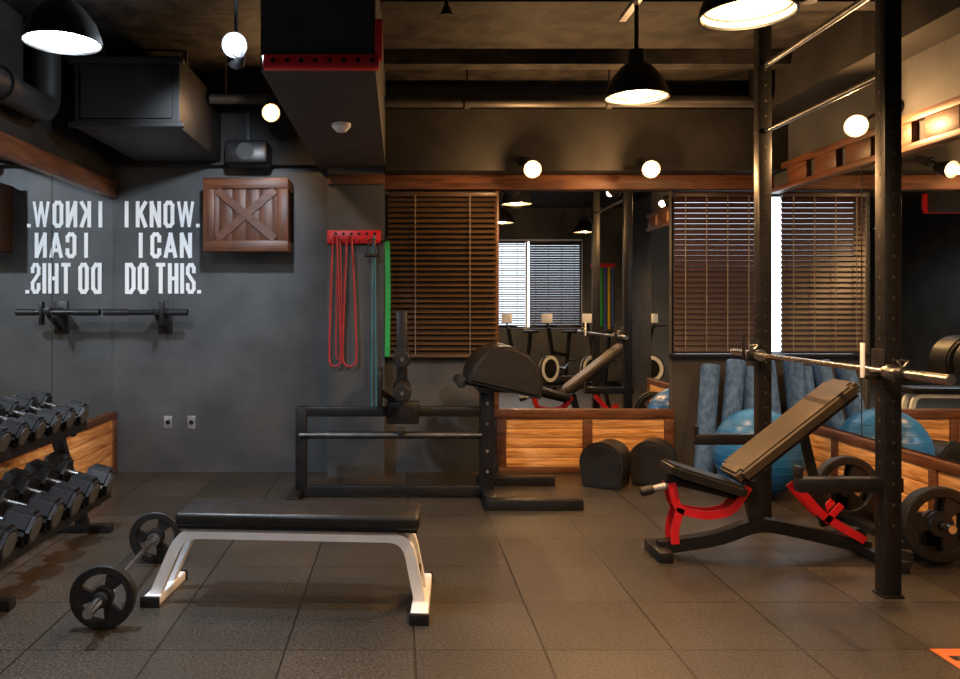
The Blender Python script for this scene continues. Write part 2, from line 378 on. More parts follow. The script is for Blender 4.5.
# ---------------------------------------------------------------- lamps
def light(name, loc, energy, col, size=.05, typ='POINT', rot=None, spot=None, parent=None):
    l = bpy.data.lights.new(name, typ); l.energy = energy; l.color = col
    if typ in ('POINT', 'SPOT'): l.shadow_soft_size = size
    if typ == 'SPOT': l.spot_size = spot or 1.9; l.spot_blend = .7
    o = bpy.data.objects.new(name, l); COL.objects.link(o); o.location = loc
    if rot is not None: o.rotation_euler = rot
    if parent: o.parent = parent
    return o
WARM = (1, .54, .22); COOL = (.76, .87, 1)
def pendant(x, y, z, r, warm, e, top=ZC):
    g = grp('pendant_lamp', (x, y, z))
    lathe('shell', [(r, 0), (r*.97, .03), (r*.82, r*.55), (r*.5, r*.95), (r*.28, r*1.12), (r*.24, r*1.12), (r*.46, r*.92), (r*.78, r*.5), (r*.93, .03), (r*.95, 0)], (0, 0, 0), (0, 0, 1), 'black', g, closed=True)
    lathe('shell_inner', [(r*.94, .01), (r*.92, .035), (r*.775, r*.5), (r*.455, r*.9), (r*.2, r*1.0)], (0, 0, 0), (0, 0, 1), 'shadein', g)
    cyl('neck', (0, 0, r*1.05), (0, 0, r*1.5), r*.27, 'black', g, bev=.008)
    cyl('rod', (0, 0, r*1.4), (0, 0, top-z), .012, 'black', g)
    cyl('diffuser', (0, 0, .035), (0, 0, .05), r*.88, 'warmdisc' if warm else 'cooldisc', g)
    sphere('bulb', (0, 0, .035), r*.4, 'warmbulb' if warm else 'coolbulb', g, sc=(1, 1, .5))
    light('lamp_light', (0, 0, -.06), e, WARM if warm else COOL, r*.35, 'SPOT', (0, 0, 0), 2.9, parent=g)
pendant(1.33, 4.5, 2.58, .18, True, 135, 3.10)
pendant(1.33, 3.06, 2.52, .18, True, 125, 3.10)
pendant(1.33, 1.2, 2.52, .18, True, 60, 3.10)  # unseen pendant, added to light the foreground floor
pendant(-1.57, 3.72, 2.63, .18, False, 165)
pendant(-1.2, 1.3, 2.63, .18, False, 60)  # also unseen, added as cool light for the foreground
pendant(3.0, .6, 2.63, .18, True, 90)  # pendant added to brighten the room's rear in the back mirror
def spot(x, y, z, warm, e, mount, aim):
    g = grp('track_spotlight', (x, y, z)); a = Vector(aim).normalized(); bk = -a*.10
    mt = Vector(mount)
    lathe('shell_can', [(.022, -.14), (.045, -.12), (.070, .02), (.065, .02), (.041, -.10), (.0001, -.10)], (0, 0, 0), a, 'black', g)
    tube('yoke', [tuple(bk), tuple(mt*.5+bk*.5+Vector((0, 0, .02))), tuple(mt)], .010, 'black', g, .02)
    dv = mt.normalized()
    cyl('mount_plate', mt-dv*.02, mt, .04, 'black', g)
    cyl('lens', a*.0, a*.008, .064, 'warmglow' if warm else 'coolglow', g, seg=32)  # emissive disc adds the reflector's glow ring around the bulb
    sphere('bulb', a*.012, .034, 'warmbulb' if warm else 'coolbulb', g, seg=20)
    light('spot_light', a*.09, e, WARM if warm else COOL, .03, 'POINT', parent=g)
    return g
spot(1.04, 6.28, 2.49, True, 42, (0, .225, .10), (-.1, -.95, -.25))
spot(1.97, 6.28, 2.49, True, 42, (0, .225, .10), (-.2, -.9, -.25))
spot(2.88, 5.05, 2.55, True, 48, (.275, 0, .12), (-.5, -.8, -.25))
spot(-.98, 6.06, 2.88, True, 14, (0, .10, .12), (.3, -.85, -.3))
g = spot(-.93, 4.5, 2.88, False, 50, (0, .03, .42), (.1, -.85, -.35))
# added spot beam with its own made-up can, brightens the lettering wall
v = (Vector((-1.85, 6.8, 1.95))-Vector((-.93, 4.5, 2.80))).to_track_quat('-Z', 'Y').to_euler()
light('added_wall_wash', (-.02, .12, -.07), 150, COOL, .04, 'SPOT', v, 1.05, parent=g)
a2 = (Vector((-1.85, 6.8, 1.95))-Vector((-.93, 4.5, 2.80))).normalized()
lathe('shell_can_rear', [(.02, -.12), (.04, -.10), (.052, .0), (.048, .0), (.036, -.09), (.0001, -.09)], Vector((-.02, .12, -.07))-a2*.02, a2, 'black', g)

# ---------------------------------------------------------------- wall lettering
def letters():
    bm = bmesh.new()
    G = {'I': (.22, [[(.5, 0), (.5, 1)]]),
         'K': (.9, [[(0, 0), (0, 1)], [(1, 1), (0.05, .42)], [(.35, .6), (1, 0)]]),
         'N': (.9, [[(0, 0), (0, 1), (1, 0), (1, 1)]]),
         'O': (.85, [[(.3, 0), (.7, 0), (1, .12), (1, .88), (.7, 1), (.3, 1), (0, .88), (0, .12), (.3, 0)]]),
         'W': (1.4, [[(0, 1), (.25, 0), (.5, 1), (.75, 0), (1, 1)]]),
         'C': (.8, [[(1, .7), (1, .88), (.7, 1), (.3, 1), (0, .88), (0, .12), (.3, 0), (.7, 0), (1, .12), (1, .3)]]),
         'A': (1.0, [[(0, 0), (.5, 1), (1, 0)], [(.2, .27), (.8, .27)]]),
         'D': (.85, [[(0, 0), (0, 1), (.6, 1), (1, .85), (1, .15), (.6, 0), (0, 0)]]),
         'T': (.8, [[(0, 1), (1, 1)], [(.5, 0), (.5, 1)]]),
         'H': (.85, [[(0, 0), (0, 1)], [(1, 0), (1, 1)], [(0, .5), (1, .5)]]),
         'S': (.8, [[(1, .74), (1, .88), (.7, 1), (.3, 1), (0, .88), (0, .68), (1, .34), (1, .12), (.7, 0), (.3, 0), (0, .12), (0, .28)]]),
         '.': (.16, [[(.5, 0), (.5, .02)]]), ' ': (.22, [])}
    cnt = [0]
    def quad(p, q, th):
        cnt[0] += 1; Y = YB-.004-.00012*cnt[0]
        d = (q-p).normalized(); n = Vector((-d.y, d.x)); p = p-d*th*.4; q = q+d*th*.4
        vs = [bm.verts.new((v.x, Y, v.y)) for v in (p+n*th/2, q+n*th/2, q-n*th/2, p-n*th/2)]
        f = bm.faces.new(vs); r = bmesh.ops.extrude_face_region(bm, geom=[f])
        bmesh.ops.translate(bm, verts=[v for v in r['geom'] if isinstance(v, bmesh.types.BMVert)], vec=(0, YB-.0005-Y, 0))
    for txt, x0, x1, z0, z1 in (('I KNOW.', -2.345, -1.715, 2.085, 2.315), ('I CAN', -2.225, -1.775, 1.825, 2.045), ('DO THIS.', -2.345, -1.705, 1.52, 1.785)):
        gap = .20; tot = sum(G[c][0] for c in txt)+gap*(len(txt)-1); k = (x1-x0)/tot; x = x0; th = .032
        for c in txt:
            wd, strokes = G[c]
            for st in strokes:
                thk = th
                pts = [Vector((x+th/2+u*max(wd*k-th, 0), z0+th/2+v*(z1-z0-th))) for u, v in st]
                if c in 'I.': pts = [Vector((x+wd*k/2, p.y)) for p in pts]
                if c == 'W': thk = th*.75
                if c == 'S': thk = th*.9
                for p, q in zip(pts[:-1], pts[1:]): quad(p, q, thk)
            x += (wd+gap)*k
    return mk('wall_lettering', bm, 'letter')
letters()

# ---------------------------------------------------------------- wall things
g = grp('wooden_crate')
x0, x1, y0, y1, z0, z1 = -1.60, -.91, 6.50, YB, 1.86, 2.46
box('body', (x0+.02, y0+.03, z0+.02), (x1-.02, y1, z1-.02), 'woodXc', g)
for k in range(6):
    box('slat_%d' % k, (x0+.02+(x1-x0-.04)*k/6+.003, y0+.02, z0+.02), (x0+.02+(x1-x0-.04)*(k+1)/6-.003, y0+.035, z1-.02), 'woodZ', g, .003)
box('rail_top', (x0, y0, z1-.09), (x1, y0+.03, z1), 'woodXc', g, .005); box('rail_bottom', (x0, y0, z0), (x1, y0+.03, z0+.09), 'woodXc', g, .005)
box('stile_left', (x0, y0-.002, z0+.09), (x0+.09, y0+.028, z1-.09), 'woodZ', g, .005); box('stile_right', (x1-.09, y0-.002, z0+.09), (x1, y0+.028, z1-.09), 'woodZ', g, .005)
beam('brace_1', (x0+.11, y0+.014, z0+.10), (x1-.11, y0+.014, z1-.10), .02, .065, 'woodXc', g, .003)
beam('brace_2', (x0+.11, y0+.008, z1-.10), (x1-.11, y0+.008, z0+.10), .02, .065, 'woodXc', g, .003)
box('side_top', (x1-.03, y0+.03, z1-.09), (x1, y1, z1), 'woodY', g, .004); box('side_bottom', (x1-.03, y0+.03, z0), (x1, y1, z0+.09), 'woodY', g, .004)

def barholder():
    g = grp('dip_bar_bracket')
    box('wall_plate', (-2.06, YB-.015, 1.18), (-1.94, YB, 1.46), 'black', g, .004)
    box('arm', (-2.03, YB-.30, 1.34), (-1.97, YB-.01, 1.40), 'black', g, .006)
    beam('gusset', (-2.0, YB-.02, 1.22), (-2.0, YB-.25, 1.34), .04, .03, 'black', g)
    cyl('bar', (-2.43, YB-.27, 1.365), (-1.74, YB-.27, 1.365), .024, 'black', g)
    cyl('grip_left', (-2.43, YB-.27, 1.365), (-2.22, YB-.27, 1.365), .028, 'blackrub', g, bev=.004)
    cyl('grip_right', (-1.90, YB-.27, 1.365), (-1.74, YB-.27, 1.365), .028, 'blackrub', g, bev=.004)
    box('hook', (-1.965, YB-.30, 1.26), (-1.94, YB-.24, 1.45), 'black', g, .003)
barholder()
for xx in (-1.98, -1.78):
    g = grp('wall_outlet')
    box('plate', (xx-.035, YB-.008, .37), (xx+.035, YB, .48), 'greymetal', g, .003)
    cyl('socket', (xx, YB-.011, .425), (xx, YB-.007, .425), .02, 'black', g)

g = grp('band_rack')
YC = YB-.2
box('rail', (-.60, YC-.05, 1.93), (-.16, YC, 2.04), 'red', g, .006)
for k in range(6): cyl('hook_%d' % k, (-.56+.072*k, YC-.09, 1.96), (-.56+.072*k, YC-.05, 1.97), .007, 'chrome', g)
for k in range(6): cyl('bolt_%d' % k, (-.53+.065*k, YC-.056, 2.01), (-.53+.065*k, YC-.05, 2.01), .012, 'black', g)
def loopband(x, zb, wd, mat, name='resistance_band', r=.008, zt=1.975, top=.35):
    gg = grp(name); pts = []
    hw = wd/2
    for i in range(9): a = math.pi*i/8; pts.append((x+hw*top*math.cos(a), YC-.075, zt+.012*math.sin(a)))
    pts += [(x-hw*(top+1)/2, YC-.07, zt-.35), (x-hw*1.05, YC-.06, zb+.15)]
    for i in range(9): a = math.pi+math.pi*i/8; pts.append((x+hw*math.cos(a), YC-.06, zb+hw+hw*math.sin(a)))
    pts += [(x+hw*1.05, YC-.06, zb+.15), (x+hw*(top+1)/2, YC-.07, zt-.35)]
    tube('loop', pts, r, mat, gg, 0, cyclic=True)
loopband(-.535, .92, .09, 'redband', r=.008)
loopband(-.415, .92, .11, 'redband', r=.008)
loopband(-.50, .98, .05, 'redband', r=.006)
loopband(-.215, .58, .035, 'tealband', r=.006)
gg = grp('resistance_band')
sweep('strap', [(-.105, 1.95), (-.10, 1.55), (-.105, 1.0)], .04, .006, YC-.055, 'greenband', gg, r=0)
sweep('strap_back', [(-.102, 1.94), (-.095, 1.5), (-.102, 1.0)], .04, .006, YC-.035, 'greenband', gg, r=0)
cyl('peg', (-.125, YC-.065, 1.955), (-.125, YC-.001, 1.955), .012, 'black', gg)
gg = grp('cable_handle')
tube('strap', [(-.24, YC-.09, 1.97), (-.28, YC-.10, 1.84), (-.19, YC-.10, 1.82), (-.22, YC-.09, 1.97)], .007, 'black', gg, .01)
cyl('grip', (-.29, YC-.10, 1.83), (-.18, YC-.10, 1.83), .014, 'blackrub', gg)

g = grp('strap_anchor')
box('rail', (-.66, 3.84, 2.555), (-.10, 3.90, 2.62), 'red', g, .005)
box('arm', (-.12, 3.84, 2.60), (-.085, 3.90, 2.79), 'red', g, .005)
for k in range(8): cyl('hole_%d' % k, (-.61+.068*k, 3.836, 2.588), (-.61+.068*k, 3.845, 2.588), .012, 'black', g)

# ---------------------------------------------------------------- plates / dumbbells
def plate(name, c, axis, r, th, parent=None):
    R, L, _ = frame(Vector(c)-Vector(axis).normalized()*th/2, Vector(c)+Vector(axis).normalized()*th/2)
    T = Matrix.Translation(c) @ R; bm = bmesh.new()
    n = 72; h = th/2
    def ring(rr, hh): return [bm.verts.new(T @ Vector((rr*math.cos(2*math.pi*i/n), rr*math.sin(2*math.pi*i/n), hh))) for i in range(n)]
    r1, r2, r3, r4 = .026, r*.34, r*.72, r
    def cut(i):
        a = (i % (n//3))/(n//3); return .2 < a < .8
    F = {}
    for s in (1, -1):
        F[s] = [ring(r1, s*h), ring(r2*.9, s*h), ring(r2, s*h*.55), ring(r3, s*h*.55), ring(r3*1.05, s*h), ring(r4*.97, s*h), ring(r4, s*h*.8)]
    for s in (1, -1):
        for a in range(6):
            for i in range(n):
                if a == 2 and cut(i): continue
                bm.faces.new((F[s][a][i], F[s][a][(i+1) % n], F[s][a+1][(i+1) % n], F[s][a+1][i]))
    for a in (0, 6):
        for i in range(n): bm.faces.new((F[1][a][i], F[1][a][(i+1) % n], F[-1][a][(i+1) % n], F[-1][a][i]))
    for i in range(n):
        if cut(i):
            for a in (2, 3): bm.faces.new((F[1][a][i], F[1][a][(i+1) % n], F[-1][a][(i+1) % n], F[-1][a][i]))
            if not cut(i-1): bm.faces.new((F[1][2][i], F[1][3][i], F[-1][3][i], F[-1][2][i]))
            if not cut(i+1):
                j = (i+1) % n; bm.faces.new((F[1][2][j], F[1][3][j], F[-1][3][j], F[-1][2][j]))
    return mk(name, bm, 'blackrub', parent, smooth=True)

def make_db(s):
    parts = []
    hl = .105*s; gp = .125; r = .072*s
    for sg in (-1, 1):
        a = sg*gp/2; b2 = sg*(gp/2+hl)
        bm = bmesh.new(); R, L, c = frame((a, 0, 0), (b2, 0, 0))
        bmesh.ops.create_cone(bm, cap_ends=True, segments=6, radius1=r*1.04, radius2=r*1.04, depth=hl, matrix=Matrix.Translation(c) @ R @ Matrix.Rotation(math.radians(30), 4, 'Z'))
        bmesh.ops.bevel(bm, geom=bm.edges[:], offset=.014*s, segments=2, affect='EDGES')
        parts.append(mk('head', bm, 'black', smooth=True))
        parts.append(cyl('cap', (b2-sg*.004, 0, 0), (b2+sg*.003, 0, 0), r*.6, 'capmetal', seg=24))
    parts.append(cyl('handle', (-gp/2-.01, 0, 0), (gp/2+.01, 0, 0), .016, 'chrome', seg=16))
    parts.append(cyl('handle_grip', (-gp/2+.03, 0, 0), (gp/2-.03, 0, 0), .018, 'chrome', seg=16))
    return join('dumbbell', parts)
rk = grp('dumbbell_rack')
Y0, Y1 = 2.3, 5.1
TZ, LZ = .68, .25
for k, yy in enumerate((Y0+.1, 3.72, Y1-.1)):
    box('foot_%d' % k, (-2.36, yy-.035, 0), (-1.80, yy+.035, .05), 'black', rk, .006)
    beam('upright_%d' % k, (-1.98, yy, .04), (-2.20, yy, .80), .06, .07, 'black', rk)
    beam('brace_%d' % k, (-2.32, yy, .04), (-2.13, yy, .45), .04, .05, 'black', rk)
til = math.radians(16)
def shelf(nm, xc, zc, hw):
    for sg, t in ((-1, 'rear'), (1, 'front')):
        xx = xc+sg*hw*math.cos(til); zz = zc-sg*hw*math.sin(til)
        beam('%s_%s_rail' % (nm, t), (xx, Y0, zz), (xx, Y1, zz), .05, .03, 'black', rk)
    beam(nm+'_lip', (xc+(hw+.03)*math.cos(til), Y0, zc-(hw+.03)*math.sin(til)+.02), (xc+(hw+.03)*math.cos(til), Y1, zc-(hw+.03)*math.sin(til)+.02), .012, .06, 'black', rk, .002)
    for k, yy in enumerate((Y0+.1, 3.72, Y1-.1)):
        beam('%s_arm_%d' % (nm, k), (xc-hw-.02, yy, zc+(hw+.02)*math.tan(til)-.03), (xc+hw, yy, zc-hw*math.tan(til)-.03), .05, .04, 'black', rk)
shelf('top', -2.15, TZ, .125); shelf('low', -2.01, LZ, .14)
d1 = make_db(1.08); d2 = make_db(1.38)
def place(base, x, z, ys):
    for i, yy in enumerate(ys):
        o = base if i == 0 else base.copy()
        if i: COL.objects.link(o); o.name = 'dumbbell'
        o.location = (x, yy, z); o.rotation_euler = (0, til, random.uniform(-.05, .05))
place(d1, -2.15+.025, TZ+.103, [4.96-.20*i for i in range(13)])
place(d2, -2.01+.03, LZ+.126, [4.92-.255*i for i in range(10)])

# ---------------------------------------------------------------- flat bench
g = grp('flat_bench', (-.50, 3.86, 0), math.radians(-4))
box('pad', (-.55, -.15, .375), (.60, .15, .44), 'leather', g, .02, 4)
box('pad_board', (-.54, -.135, .362), (.59, .135, .378), 'black', g)
sweep('frame_front', [(-.66, .035), (-.53, .335), (.54, .335), (.60, .035)], .05, .05, -.09, 'white', g, r=.09)
sweep('frame_rear', [(-.66, .035), (-.53, .335), (.54, .335), (.60, .035)], .05, .05, .09, 'white', g, r=.09)
box('foot_left', (-.70, -.16, .0), (-.62, .22, .045), 'white', g, .008)
box('foot_right', (.565, -.28, .0), (.645, .28, .045), 'white', g, .008)
box('foot_cap_l1', (-.705, -.175, 0), (-.615, -.155, .05), 'blackrub', g, .004); box('foot_cap_r1', (.56, -.295, 0), (.65, -.275, .05), 'blackrub', g, .004)
box('foot_cap_l2', (-.705, .215, 0), (-.615, .235, .05), 'blackrub', g, .004); box('foot_cap_r2', (.56, .275, 0), (.65, .295, .05), 'blackrub', g, .004)
box('cross_1', (-.44, -.09, .315), (-.38, .09, .36), 'white', g); box('cross_2', (.38, -.09, .315), (.44, .09, .36), 'white', g)
box('gusset', (.575, -.10, .09), (.60, .10, .16), 'black', g, .003)

g = grp('loaded_barbell', (-1.32, 3.95, .14), math.radians(3))
cyl('shaft', (0, -.46, 0), (0, .46, 0), .014, 'chrome', g)
for sg in (-1, 1):
    n = 'front' if sg < 0 else 'rear'
    cyl('sleeve_'+n, (0, sg*.40, 0), (0, sg*.66, 0), .022, 'chrome', g)
    cyl('collar_'+n, (0, sg*.40, 0), (0, sg*.425, 0), .034, 'chrome', g)
    plate('plate_'+n, (0, sg*.455, 0), (0, 1, 0), .14, .045, g)
    cyl('spring_'+n, (0, sg*.485, 0), (0, sg*.52, 0), .032, 'blackrub', g)

# ---------------------------------------------------------------- glute ham developer
g = grp('glute_ham_bench')
YG = 5.92
B = 'black'
box('base_rail', (-.74, YG-.035, .02), (.68, YG+.035, .09), B, g, .006)
box('foot_left', (-.80, YG-.28, 0), (-.72, YG+.28, .06), B, g, .006)
box('cross_right', (.60, YG-.38, .0), (.69, YG+.42, .07), B, g, .006)
box('foot_right_near', (.60, YG-.40, 0), (1.27, YG-.32, .075), B, g, .008)
box('foot_right_far', (.60, YG+.36, 0), (1.22, YG+.44, .075), B, g, .008)
box('upright_left', (-.77, YG-.04, .05), (-.69, YG+.04, .67), B, g, .006)
box('upright_right', (.59, YG-.05, .05), (.69, YG+.05, .88), B, g, .006)
box('upper_rail', (-.76, YG-.035, .60), (.62, YG+.035, .67), B, g, .006)
cyl('guide_rod', (-.74, YG-.06, .47), (.60, YG-.06, .47), .014, 'capmetal', g)
box('lower_rail', (-.72, YG+.0, .43), (.62, YG+.05, .48), B, g, .004)
box('carriage', (-.10, YG-.07, .55), (.14, YG+.07, .71), B, g, .012)
box('carriage_knob', (-.02, YG-.13, .48), (.04, YG-.06, .53), 'blackrub', g, .01)
box('ankle_post', (-.025, YG-.035, .65), (.055, YG+.035, 1.38), B, g, .006)
for k, zz in enumerate((.80, 1.04)):
    cyl('ankle_axle_%d' % k, (.015, YG-.32, zz), (.015, YG+.32, zz), .015, 'chrome', g)
    cyl('ankle_roller_a%d' % k, (.015, YG-.30, zz), (.015, YG-.06, zz), .066, 'leather', g, bev=.015)
    cyl('ankle_roller_b%d' % k, (.015, YG+.06, zz), (.015, YG+.30, zz), .066, 'leather', g, bev=.015)
box('foot_plate', (-.16, YG-.25, .68), (-.13, YG+.25, .95), B, g, .006)
beam('plate_arm', (.0, YG, .68), (-.14, YG, .78), .05, .04, B, g)
poly = []
for i in range(17):
    a = math.pi*i/16; poly.append((.75+.26*math.cos(a), .87+.26*math.sin(a)))
poly += [(.49, .83), (1.01, .80)]
def rotp(P, c, a): return [(c[0]+(x-c[0])*math.cos(a)-(z-c[1])*math.sin(a), c[1]+(x-c[0])*math.sin(a)+(z-c[1])*math.cos(a)) for x, z in P]
poly = rotp(poly, (.75, .9), math.radians(-10))
extrude_xz('hip_pad_near', poly, YG-.32, YG-.03, 'leather', g, .025)
extrude_xz('hip_pad_far', poly, YG+.03, YG+.32, 'leather', g, .025)
box('pad_bracket', (.56, YG-.25, .80), (.90, YG+.25, .84), B, g, .004)
cyl('handle', (.44, YG-.20, .86), (.44, YG+.20, .86), .035, 'blackrub', g, bev=.008)
beam('handle_arm', (.62, YG, .82), (.44, YG, .86), .04, .03, B, g)
for k, zz in enumerate((.2, .35, .55, .7)): cyl('bolt_%d' % k, (.64, YG-.056, zz), (.64, YG-.048, zz), .012, 'chrome', g)

def bolster(x, y, rz):
    g = grp('bolster_pad', (x, y, 0), rz)
    pr = []
    R = .17
    for i in range(21):
        a = math.radians(-20+220*i/20); pr.append((R*math.cos(a), .18+R*math.sin(a)))
    pr += [(-.14, .0), (.14, .0)]
    extrude_xz('cushion', pr, -.15, .15, 'leather', g, .02)
    extrude_xz('piping', [(a*1.02, .004+(c)*1.015) for a, c in pr], -.138, -.126, 'blackrub', g)
bolster(1.63, 6.32, math.radians(-32)); bolster(2.02, 6.38, math.radians(-26))

# ---------------------------------------------------------------- foam rollers and ball
def roller(x, y, tx, ty, L=.92, r=.075):
    g = grp('foam_roller', (x, y, 0.0))
    a = Vector((0, 0, r*.25)); d = Vector((tx, ty, math.sqrt(max(L*L-tx*tx-ty*ty, .1)))).normalized()
    lathe('foam', [(.022, 0), (r-.008, 0), (r, .008), (r, L-.008), (r-.008, L), (.022, L)], a, d, 'foam', g, closed=True)
    lathe('core', [(.0001, L-.03), (.023, L-.03), (.023, L-.02), (.0001, L-.02)], a, d, 'foamcore', g)
roller(2.46, 6.50, .13, .17, .93); roller(2.65, 6.50, .15, .16, .97); roller(2.90, 6.54, .03, .14, .90); roller(3.05, 6.44, -.02, .20, .96)
g = grp('exercise_ball')
sphere('ball', (2.68, 5.98, .325), .325, 'ball', g, seg=48)
for k in range(-4, 5):
    zz = k*.055; rr = math.sqrt(.325**2-zz*zz)
    lathe('ridge_%d' % (k+4), [(rr-.002, -.004), (rr+.003, 0), (rr-.002, .004)], (2.68, 5.98, .325+zz), (0, 0, 1), 'ball', g, seg=48, closed=True)

# ---------------------------------------------------------------- power rack
g = grp('squat_rack')
XP, YPF, YPR = 2.38, 3.90, 5.25
for nm, yy in (('front', YPF), ('rear', YPR)):
    box('post_'+nm, (XP-.042, yy-.042, 0), (XP+.042, yy+.042, ZC), B, g, .006)
    box('base_plate_'+nm, (XP-.05, yy-.05, 0), (XP+.05, yy+.05, .012), B, g, .003)
    bm = bmesh.new(); z = .35
    while z < 3.0:
        for (dx, dy, ax) in ((0, -.0425, 'Y'), (-.0425, 0, 'X')):
            Rm = Matrix.Rotation(math.pi/2, 4, 'X' if ax == 'Y' else 'Y')
            bmesh.ops.create_cone(bm, cap_ends=True, segments=12, radius1=.008, radius2=.008, depth=.002, matrix=Matrix.Translation((XP+dx, yy+dy, z)) @ Rm)
        z += .10
    mk('holes_'+nm, bm, 'pipe', g)
    box('spotter_arm_'+nm, (1.93, yy-.03, .505), (XP+.06, yy+.03, .575), B, g, .006)
    box('spotter_tip_'+nm, (1.93, yy-.03, .575), (1.95, yy+.03, .63), B, g, .003)
    box('hook_plate_'+nm, (XP-.055, yy-.05, 1.02), (XP-.04, yy+.05, 1.20), B, g, .003)
    box('hook_base_'+nm, (XP-.125, yy-.03, 1.055), (XP-.045, yy+.03, 1.075), B, g, .003)
    box('hook_lip_'+nm, (XP-.13, yy-.015, 1.06), (XP-.12, yy+.015, 1.23), 'white' if nm == 'front' else B, g, .003)
cyl('pull_up_bar', (XP, YPF, 2.98), (XP, YPR, 2.98), .018, 'capmetal', g)
cyl('cross_bar', (XP, YPF, 2.55), (XP, YPR, 2.55), .015, 'capmetal', g)

g = grp('weight_plate_stand')
XS = 2.93
box('base', (XS-.03, 4.40, 0), (XS+.03, 5.42, .05), B, g, .006)
for nm, yy, ya in (('front', 4.46, 4.24), ('rear', 5.36, 5.12)):
    box('foot_'+nm, (XS-.14, yy-.03, 0), (XS+.14, yy+.03, .045), B, g, .006)
    box('post_'+nm, (XS-.03, yy-.03, .03), (XS+.03, yy+.03, .26), B, g, .005)
    cyl('peg_'+nm, (XS, yy, .225), (XS, ya, .225), .022, 'chrome', g)
    plate('plate_a_'+nm, (XS, yy-.06, .225), (0, 1, 0), .19, .04, g)
    plate('plate_b_'+nm, (XS, yy-.115, .225), (0, 1, 0), .205, .05, g)

g = grp('olympic_barbell')
XBb, ZB = XP-.085, 1.10
YC0 = 4.42
cyl('shaft', (XBb, YC0-.67, ZB), (XBb, YC0+.67, ZB), .0145, 'chrome', g)
for sg in (-1, 1):
    n = 'front' if sg < 0 else 'rear'
    cyl('sleeve_'+n, (XBb, YC0+sg*.67, ZB), (XBb, YC0+sg*1.09, ZB), .022, 'chrome', g, bev=.003)
    cyl('collar_'+n, (XBb, YC0+sg*.66, ZB), (XBb, YC0+sg*.69, ZB), .036, 'chrome', g)
    cyl('clip_'+n, (XBb, YC0+sg*.75, ZB), (XBb, YC0+sg*.79, ZB), .033, 'black', g)
    tube('clip_handle_'+n, [(XBb, YC0+sg*.77, ZB+.03), (XBb-.03, YC0+sg*.77, ZB+.06), (XBb+.03, YC0+sg*.77, ZB+.06), (XBb, YC0+sg*.77, ZB+.03)], .004, 'chrome', g, .01)

# ---------------------------------------------------------------- adjustable bench
g = grp('adjustable_bench', (0, 4.52, 0))
sweep('spine', [(1.46, .05), (1.80, .10), (2.02, .19), (2.30, .13), (2.64, .05)], .07, .07, 0, B, g, r=.1)
box('foot_front', (1.42, -.14, 0), (1.50, .14, .06), B, g, .008)
box('foot_rear', (2.60, -.30, 0), (2.68, .30, .06), B, g, .008)
for yy in (-.30, .30): box('foot_cap_%d' % (yy*10), (2.595, yy-.012, 0), (2.685, yy+.012, .065), 'blackrub', g, .004)
sweep('pivot_post', [(2.02, .18), (1.96, .42)], .07, .06, 0, B, g, r=0)
for sgn in (-1, 1):
    n = 'a' if sgn < 0 else 'b'
    sweep('seat_arm_'+n, [(1.52, .42), (1.55, .27), (1.72, .235), (1.86, .26), (1.95, .40)], .045, .012, sgn*.045, 'red', g, r=.06)
    sweep('seat_strut_'+n, [(1.57, .28), (1.535, .16), (1.54, .08)], .045, .012, sgn*.045, 'red', g, r=.05)
    sweep('ladder_'+n, [(2.22, .40), (2.36, .24), (2.60, .10)], .045, .012, sgn*.045, 'red', g, r=.06)
    sweep('ladder2_'+n, [(2.38, .20), (2.47, .30)], .035, .012, sgn*.045, 'red', g, r=0)
def pad(name, c, L, W, T, ang, mat, parent):
    bm = bmesh.new()
    bmesh.ops.create_cube(bm, size=1, matrix=Matrix.Diagonal((L, W, T, 1)))
    bmesh.ops.bevel(bm, geom=[e for e in bm.edges if abs(e.verts[0].co.z-e.verts[1].co.z) > T*.5], offset=.035, segments=4, affect='EDGES')
    top = [e for e in bm.edges if e.verts[0].co.z > T*.49 and e.verts[1].co.z > T*.49]
    bmesh.ops.bevel(bm, geom=top, offset=.015, segments=3, affect='EDGES')
    bmesh.ops.transform(bm, matrix=Matrix.Translation(c) @ Matrix.Rotation(-ang, 4, 'Y'), verts=bm.verts)
    return mk(name, bm, mat, parent, smooth=True)
A = math.atan2(.52, .66)
bc = Vector((2.19, 0, .72))
pad('back_pad', bc, .84, .29, .055, A, 'tan', g)  # brown tone paints warm light on dark leather
nrm = Vector((math.sin(A), 0, -math.cos(A)))
pad('back_board', bc+nrm*.035, .83, .28, .02, A, 'leather', g)
dirv = Vector((math.cos(A), 0, math.sin(A)))
p1 = bc+nrm*.07-dirv*.36; p2 = bc+nrm*.07+dirv*.18
sweep('back_tube', [(p1.x, p1.z), (p2.x, p2.z)], .05, .05, 0, B, g, r=0)
pm = bc+nrm*.08+dirv*.05
sweep('back_strut', [(pm.x, pm.z), (2.40, .17)], .045, .03, 0, B, g, r=0)
pad('seat_pad', (1.71, 0, .445), .44, .28, .055, math.radians(-17), 'leather', g)
pad('seat_board', (1.705, 0, .41), .40, .24, .015, math.radians(-17), 'black', g)
sweep('seat_tube', [(1.50, .44), (1.96, .33)], .05, .045, 0, B, g, r=0)
cyl('handle', (1.40, -.0, .37), (1.52, 0, .40), .02, 'greymetal', g)
cyl('handle_grip', (1.36, 0, .36), (1.43, 0, .377), .026, 'blackrub', g, bev=.004)
cyl('wheel_a', (2.70, -.24, .05), (2.70, -.19, .05), .05, 'blackrub', g); cyl('wheel_b', (2.70, .19, .05), (2.70, .24, .05), .05, 'blackrub', g)

g = grp('floor_sign')
box('sticker', (2.17, 3.10, 0), (2.75, 3.28, .003), 'orange', g)
box('stripe', (2.20, 3.17, .003), (2.72, 3.21, .0045), 'blackrub', g)

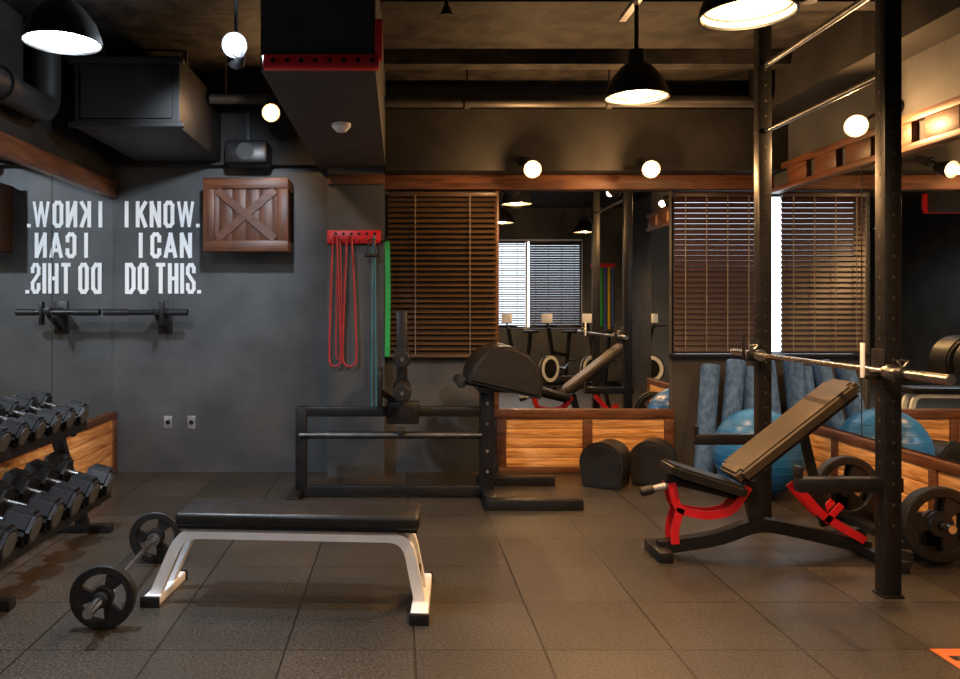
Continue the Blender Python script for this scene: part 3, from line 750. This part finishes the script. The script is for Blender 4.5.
# ---------------------------------------------------------------- equipment behind the camera (seen in mirrors)
def bike(x, y, rz):
    g = grp('exercise_bike', (x, y, 0), rz)
    box('foot_front', (-.26, .44, 0), (.26, .52, .06), B, g, .008); box('foot_rear', (-.22, -.52, 0), (.22, -.44, .06), B, g, .008)
    beam('base', (0, -.48, .06), (0, .48, .08), .06, .06, B, g)
    cyl('flywheel', (-.03, .32, .34), (.03, .32, .34), .24, 'blackrub', g, 40, bev=.01)
    lathe('flywheel_rim', [(.17, -.036), (.23, -.036), (.23, .036), (.17, .036)], (0, .32, .34), (1, 0, 0), 'white', g, closed=True)
    beam('seat_post', (0, -.12, .1), (0, -.24, .95), .05, .06, B, g); beam('head_post', (0, .14, .2), (0, .34, 1.05), .05, .06, B, g)
    beam('top_tube', (0, -.2, .55), (0, .24, .62), .05, .06, B, g)
    box('saddle', (-.08, -.38, .95), (.08, -.12, 1.0), 'leather', g, .02)
    tube('handlebar', [(-.2, .52, 1.1), (-.2, .34, 1.08), (.2, .34, 1.08), (.2, .52, 1.1)], .016, B, g)
    box('console', (-.11, .36, 1.14), (.11, .40, 1.30), 'white', g, .01); box('screen', (-.08, .352, 1.17), (.08, .362, 1.27), 'black', g)
    beam('console_post', (0, .37, 1.04), (0, .38, 1.16), .03, .03, B, g)
    cyl('crank', (-.12, .02, .34), (.12, .02, .34), .02, 'chrome', g)
    box('pedal_l', (-.2, .1, .2), (-.11, .2, .23), B, g, .005); box('pedal_r', (.11, -.16, .46), (.2, -.06, .49), B, g, .005)
    beam('crank_arm_l', (-.11, .02, .34), (-.12, .15, .22), .02, .03, 'chrome', g, .002); beam('crank_arm_r', (.11, .02, .34), (.12, -.11, .47), .02, .03, 'chrome', g, .002)
    beam('crank_stay', (0, .02, .34), (0, .02, .07), .04, .05, B, g)
bike(2.15, -.55, math.radians(50)); bike(2.85, -.55, math.radians(50)); bike(3.55, -.5, math.radians(50))
g = grp('band_rack')
box('rail', (3.60, YF, 2.15), (4.05, YF+.05, 2.24), 'red', g, .005)
for k, mt in enumerate(('blueband', 'yellowband', 'greenband', 'blueband', 'yellowband', 'blueband')):
    box('band_%d' % k, (3.63+k*.07, YF+.05, .95+.05*(k % 3)), (3.675+k*.07, YF+.07, 2.17), mt, g, .004)

# ---------------------------------------------------------------- world and camera
wd = bpy.data.worlds.new('World'); S.world = wd; wd.use_nodes = True
bg = wd.node_tree.nodes['Background']; bg.inputs[0].default_value = (.82, .9, 1, 1); bg.inputs[1].default_value = 3.0
cam = bpy.data.cameras.new('camera'); co = bpy.data.objects.new('camera', cam); COL.objects.link(co)
co.location = (0, 0, 1.4); co.rotation_euler = (math.pi/2, 0, 0)
cam.sensor_width = 36; cam.lens = 30.0; cam.shift_x = 80/960; cam.shift_y = -31.5/960; cam.clip_start = .05
S.camera = co
S.view_settings.view_transform = 'Standard'; S.view_settings.exposure = 0.15
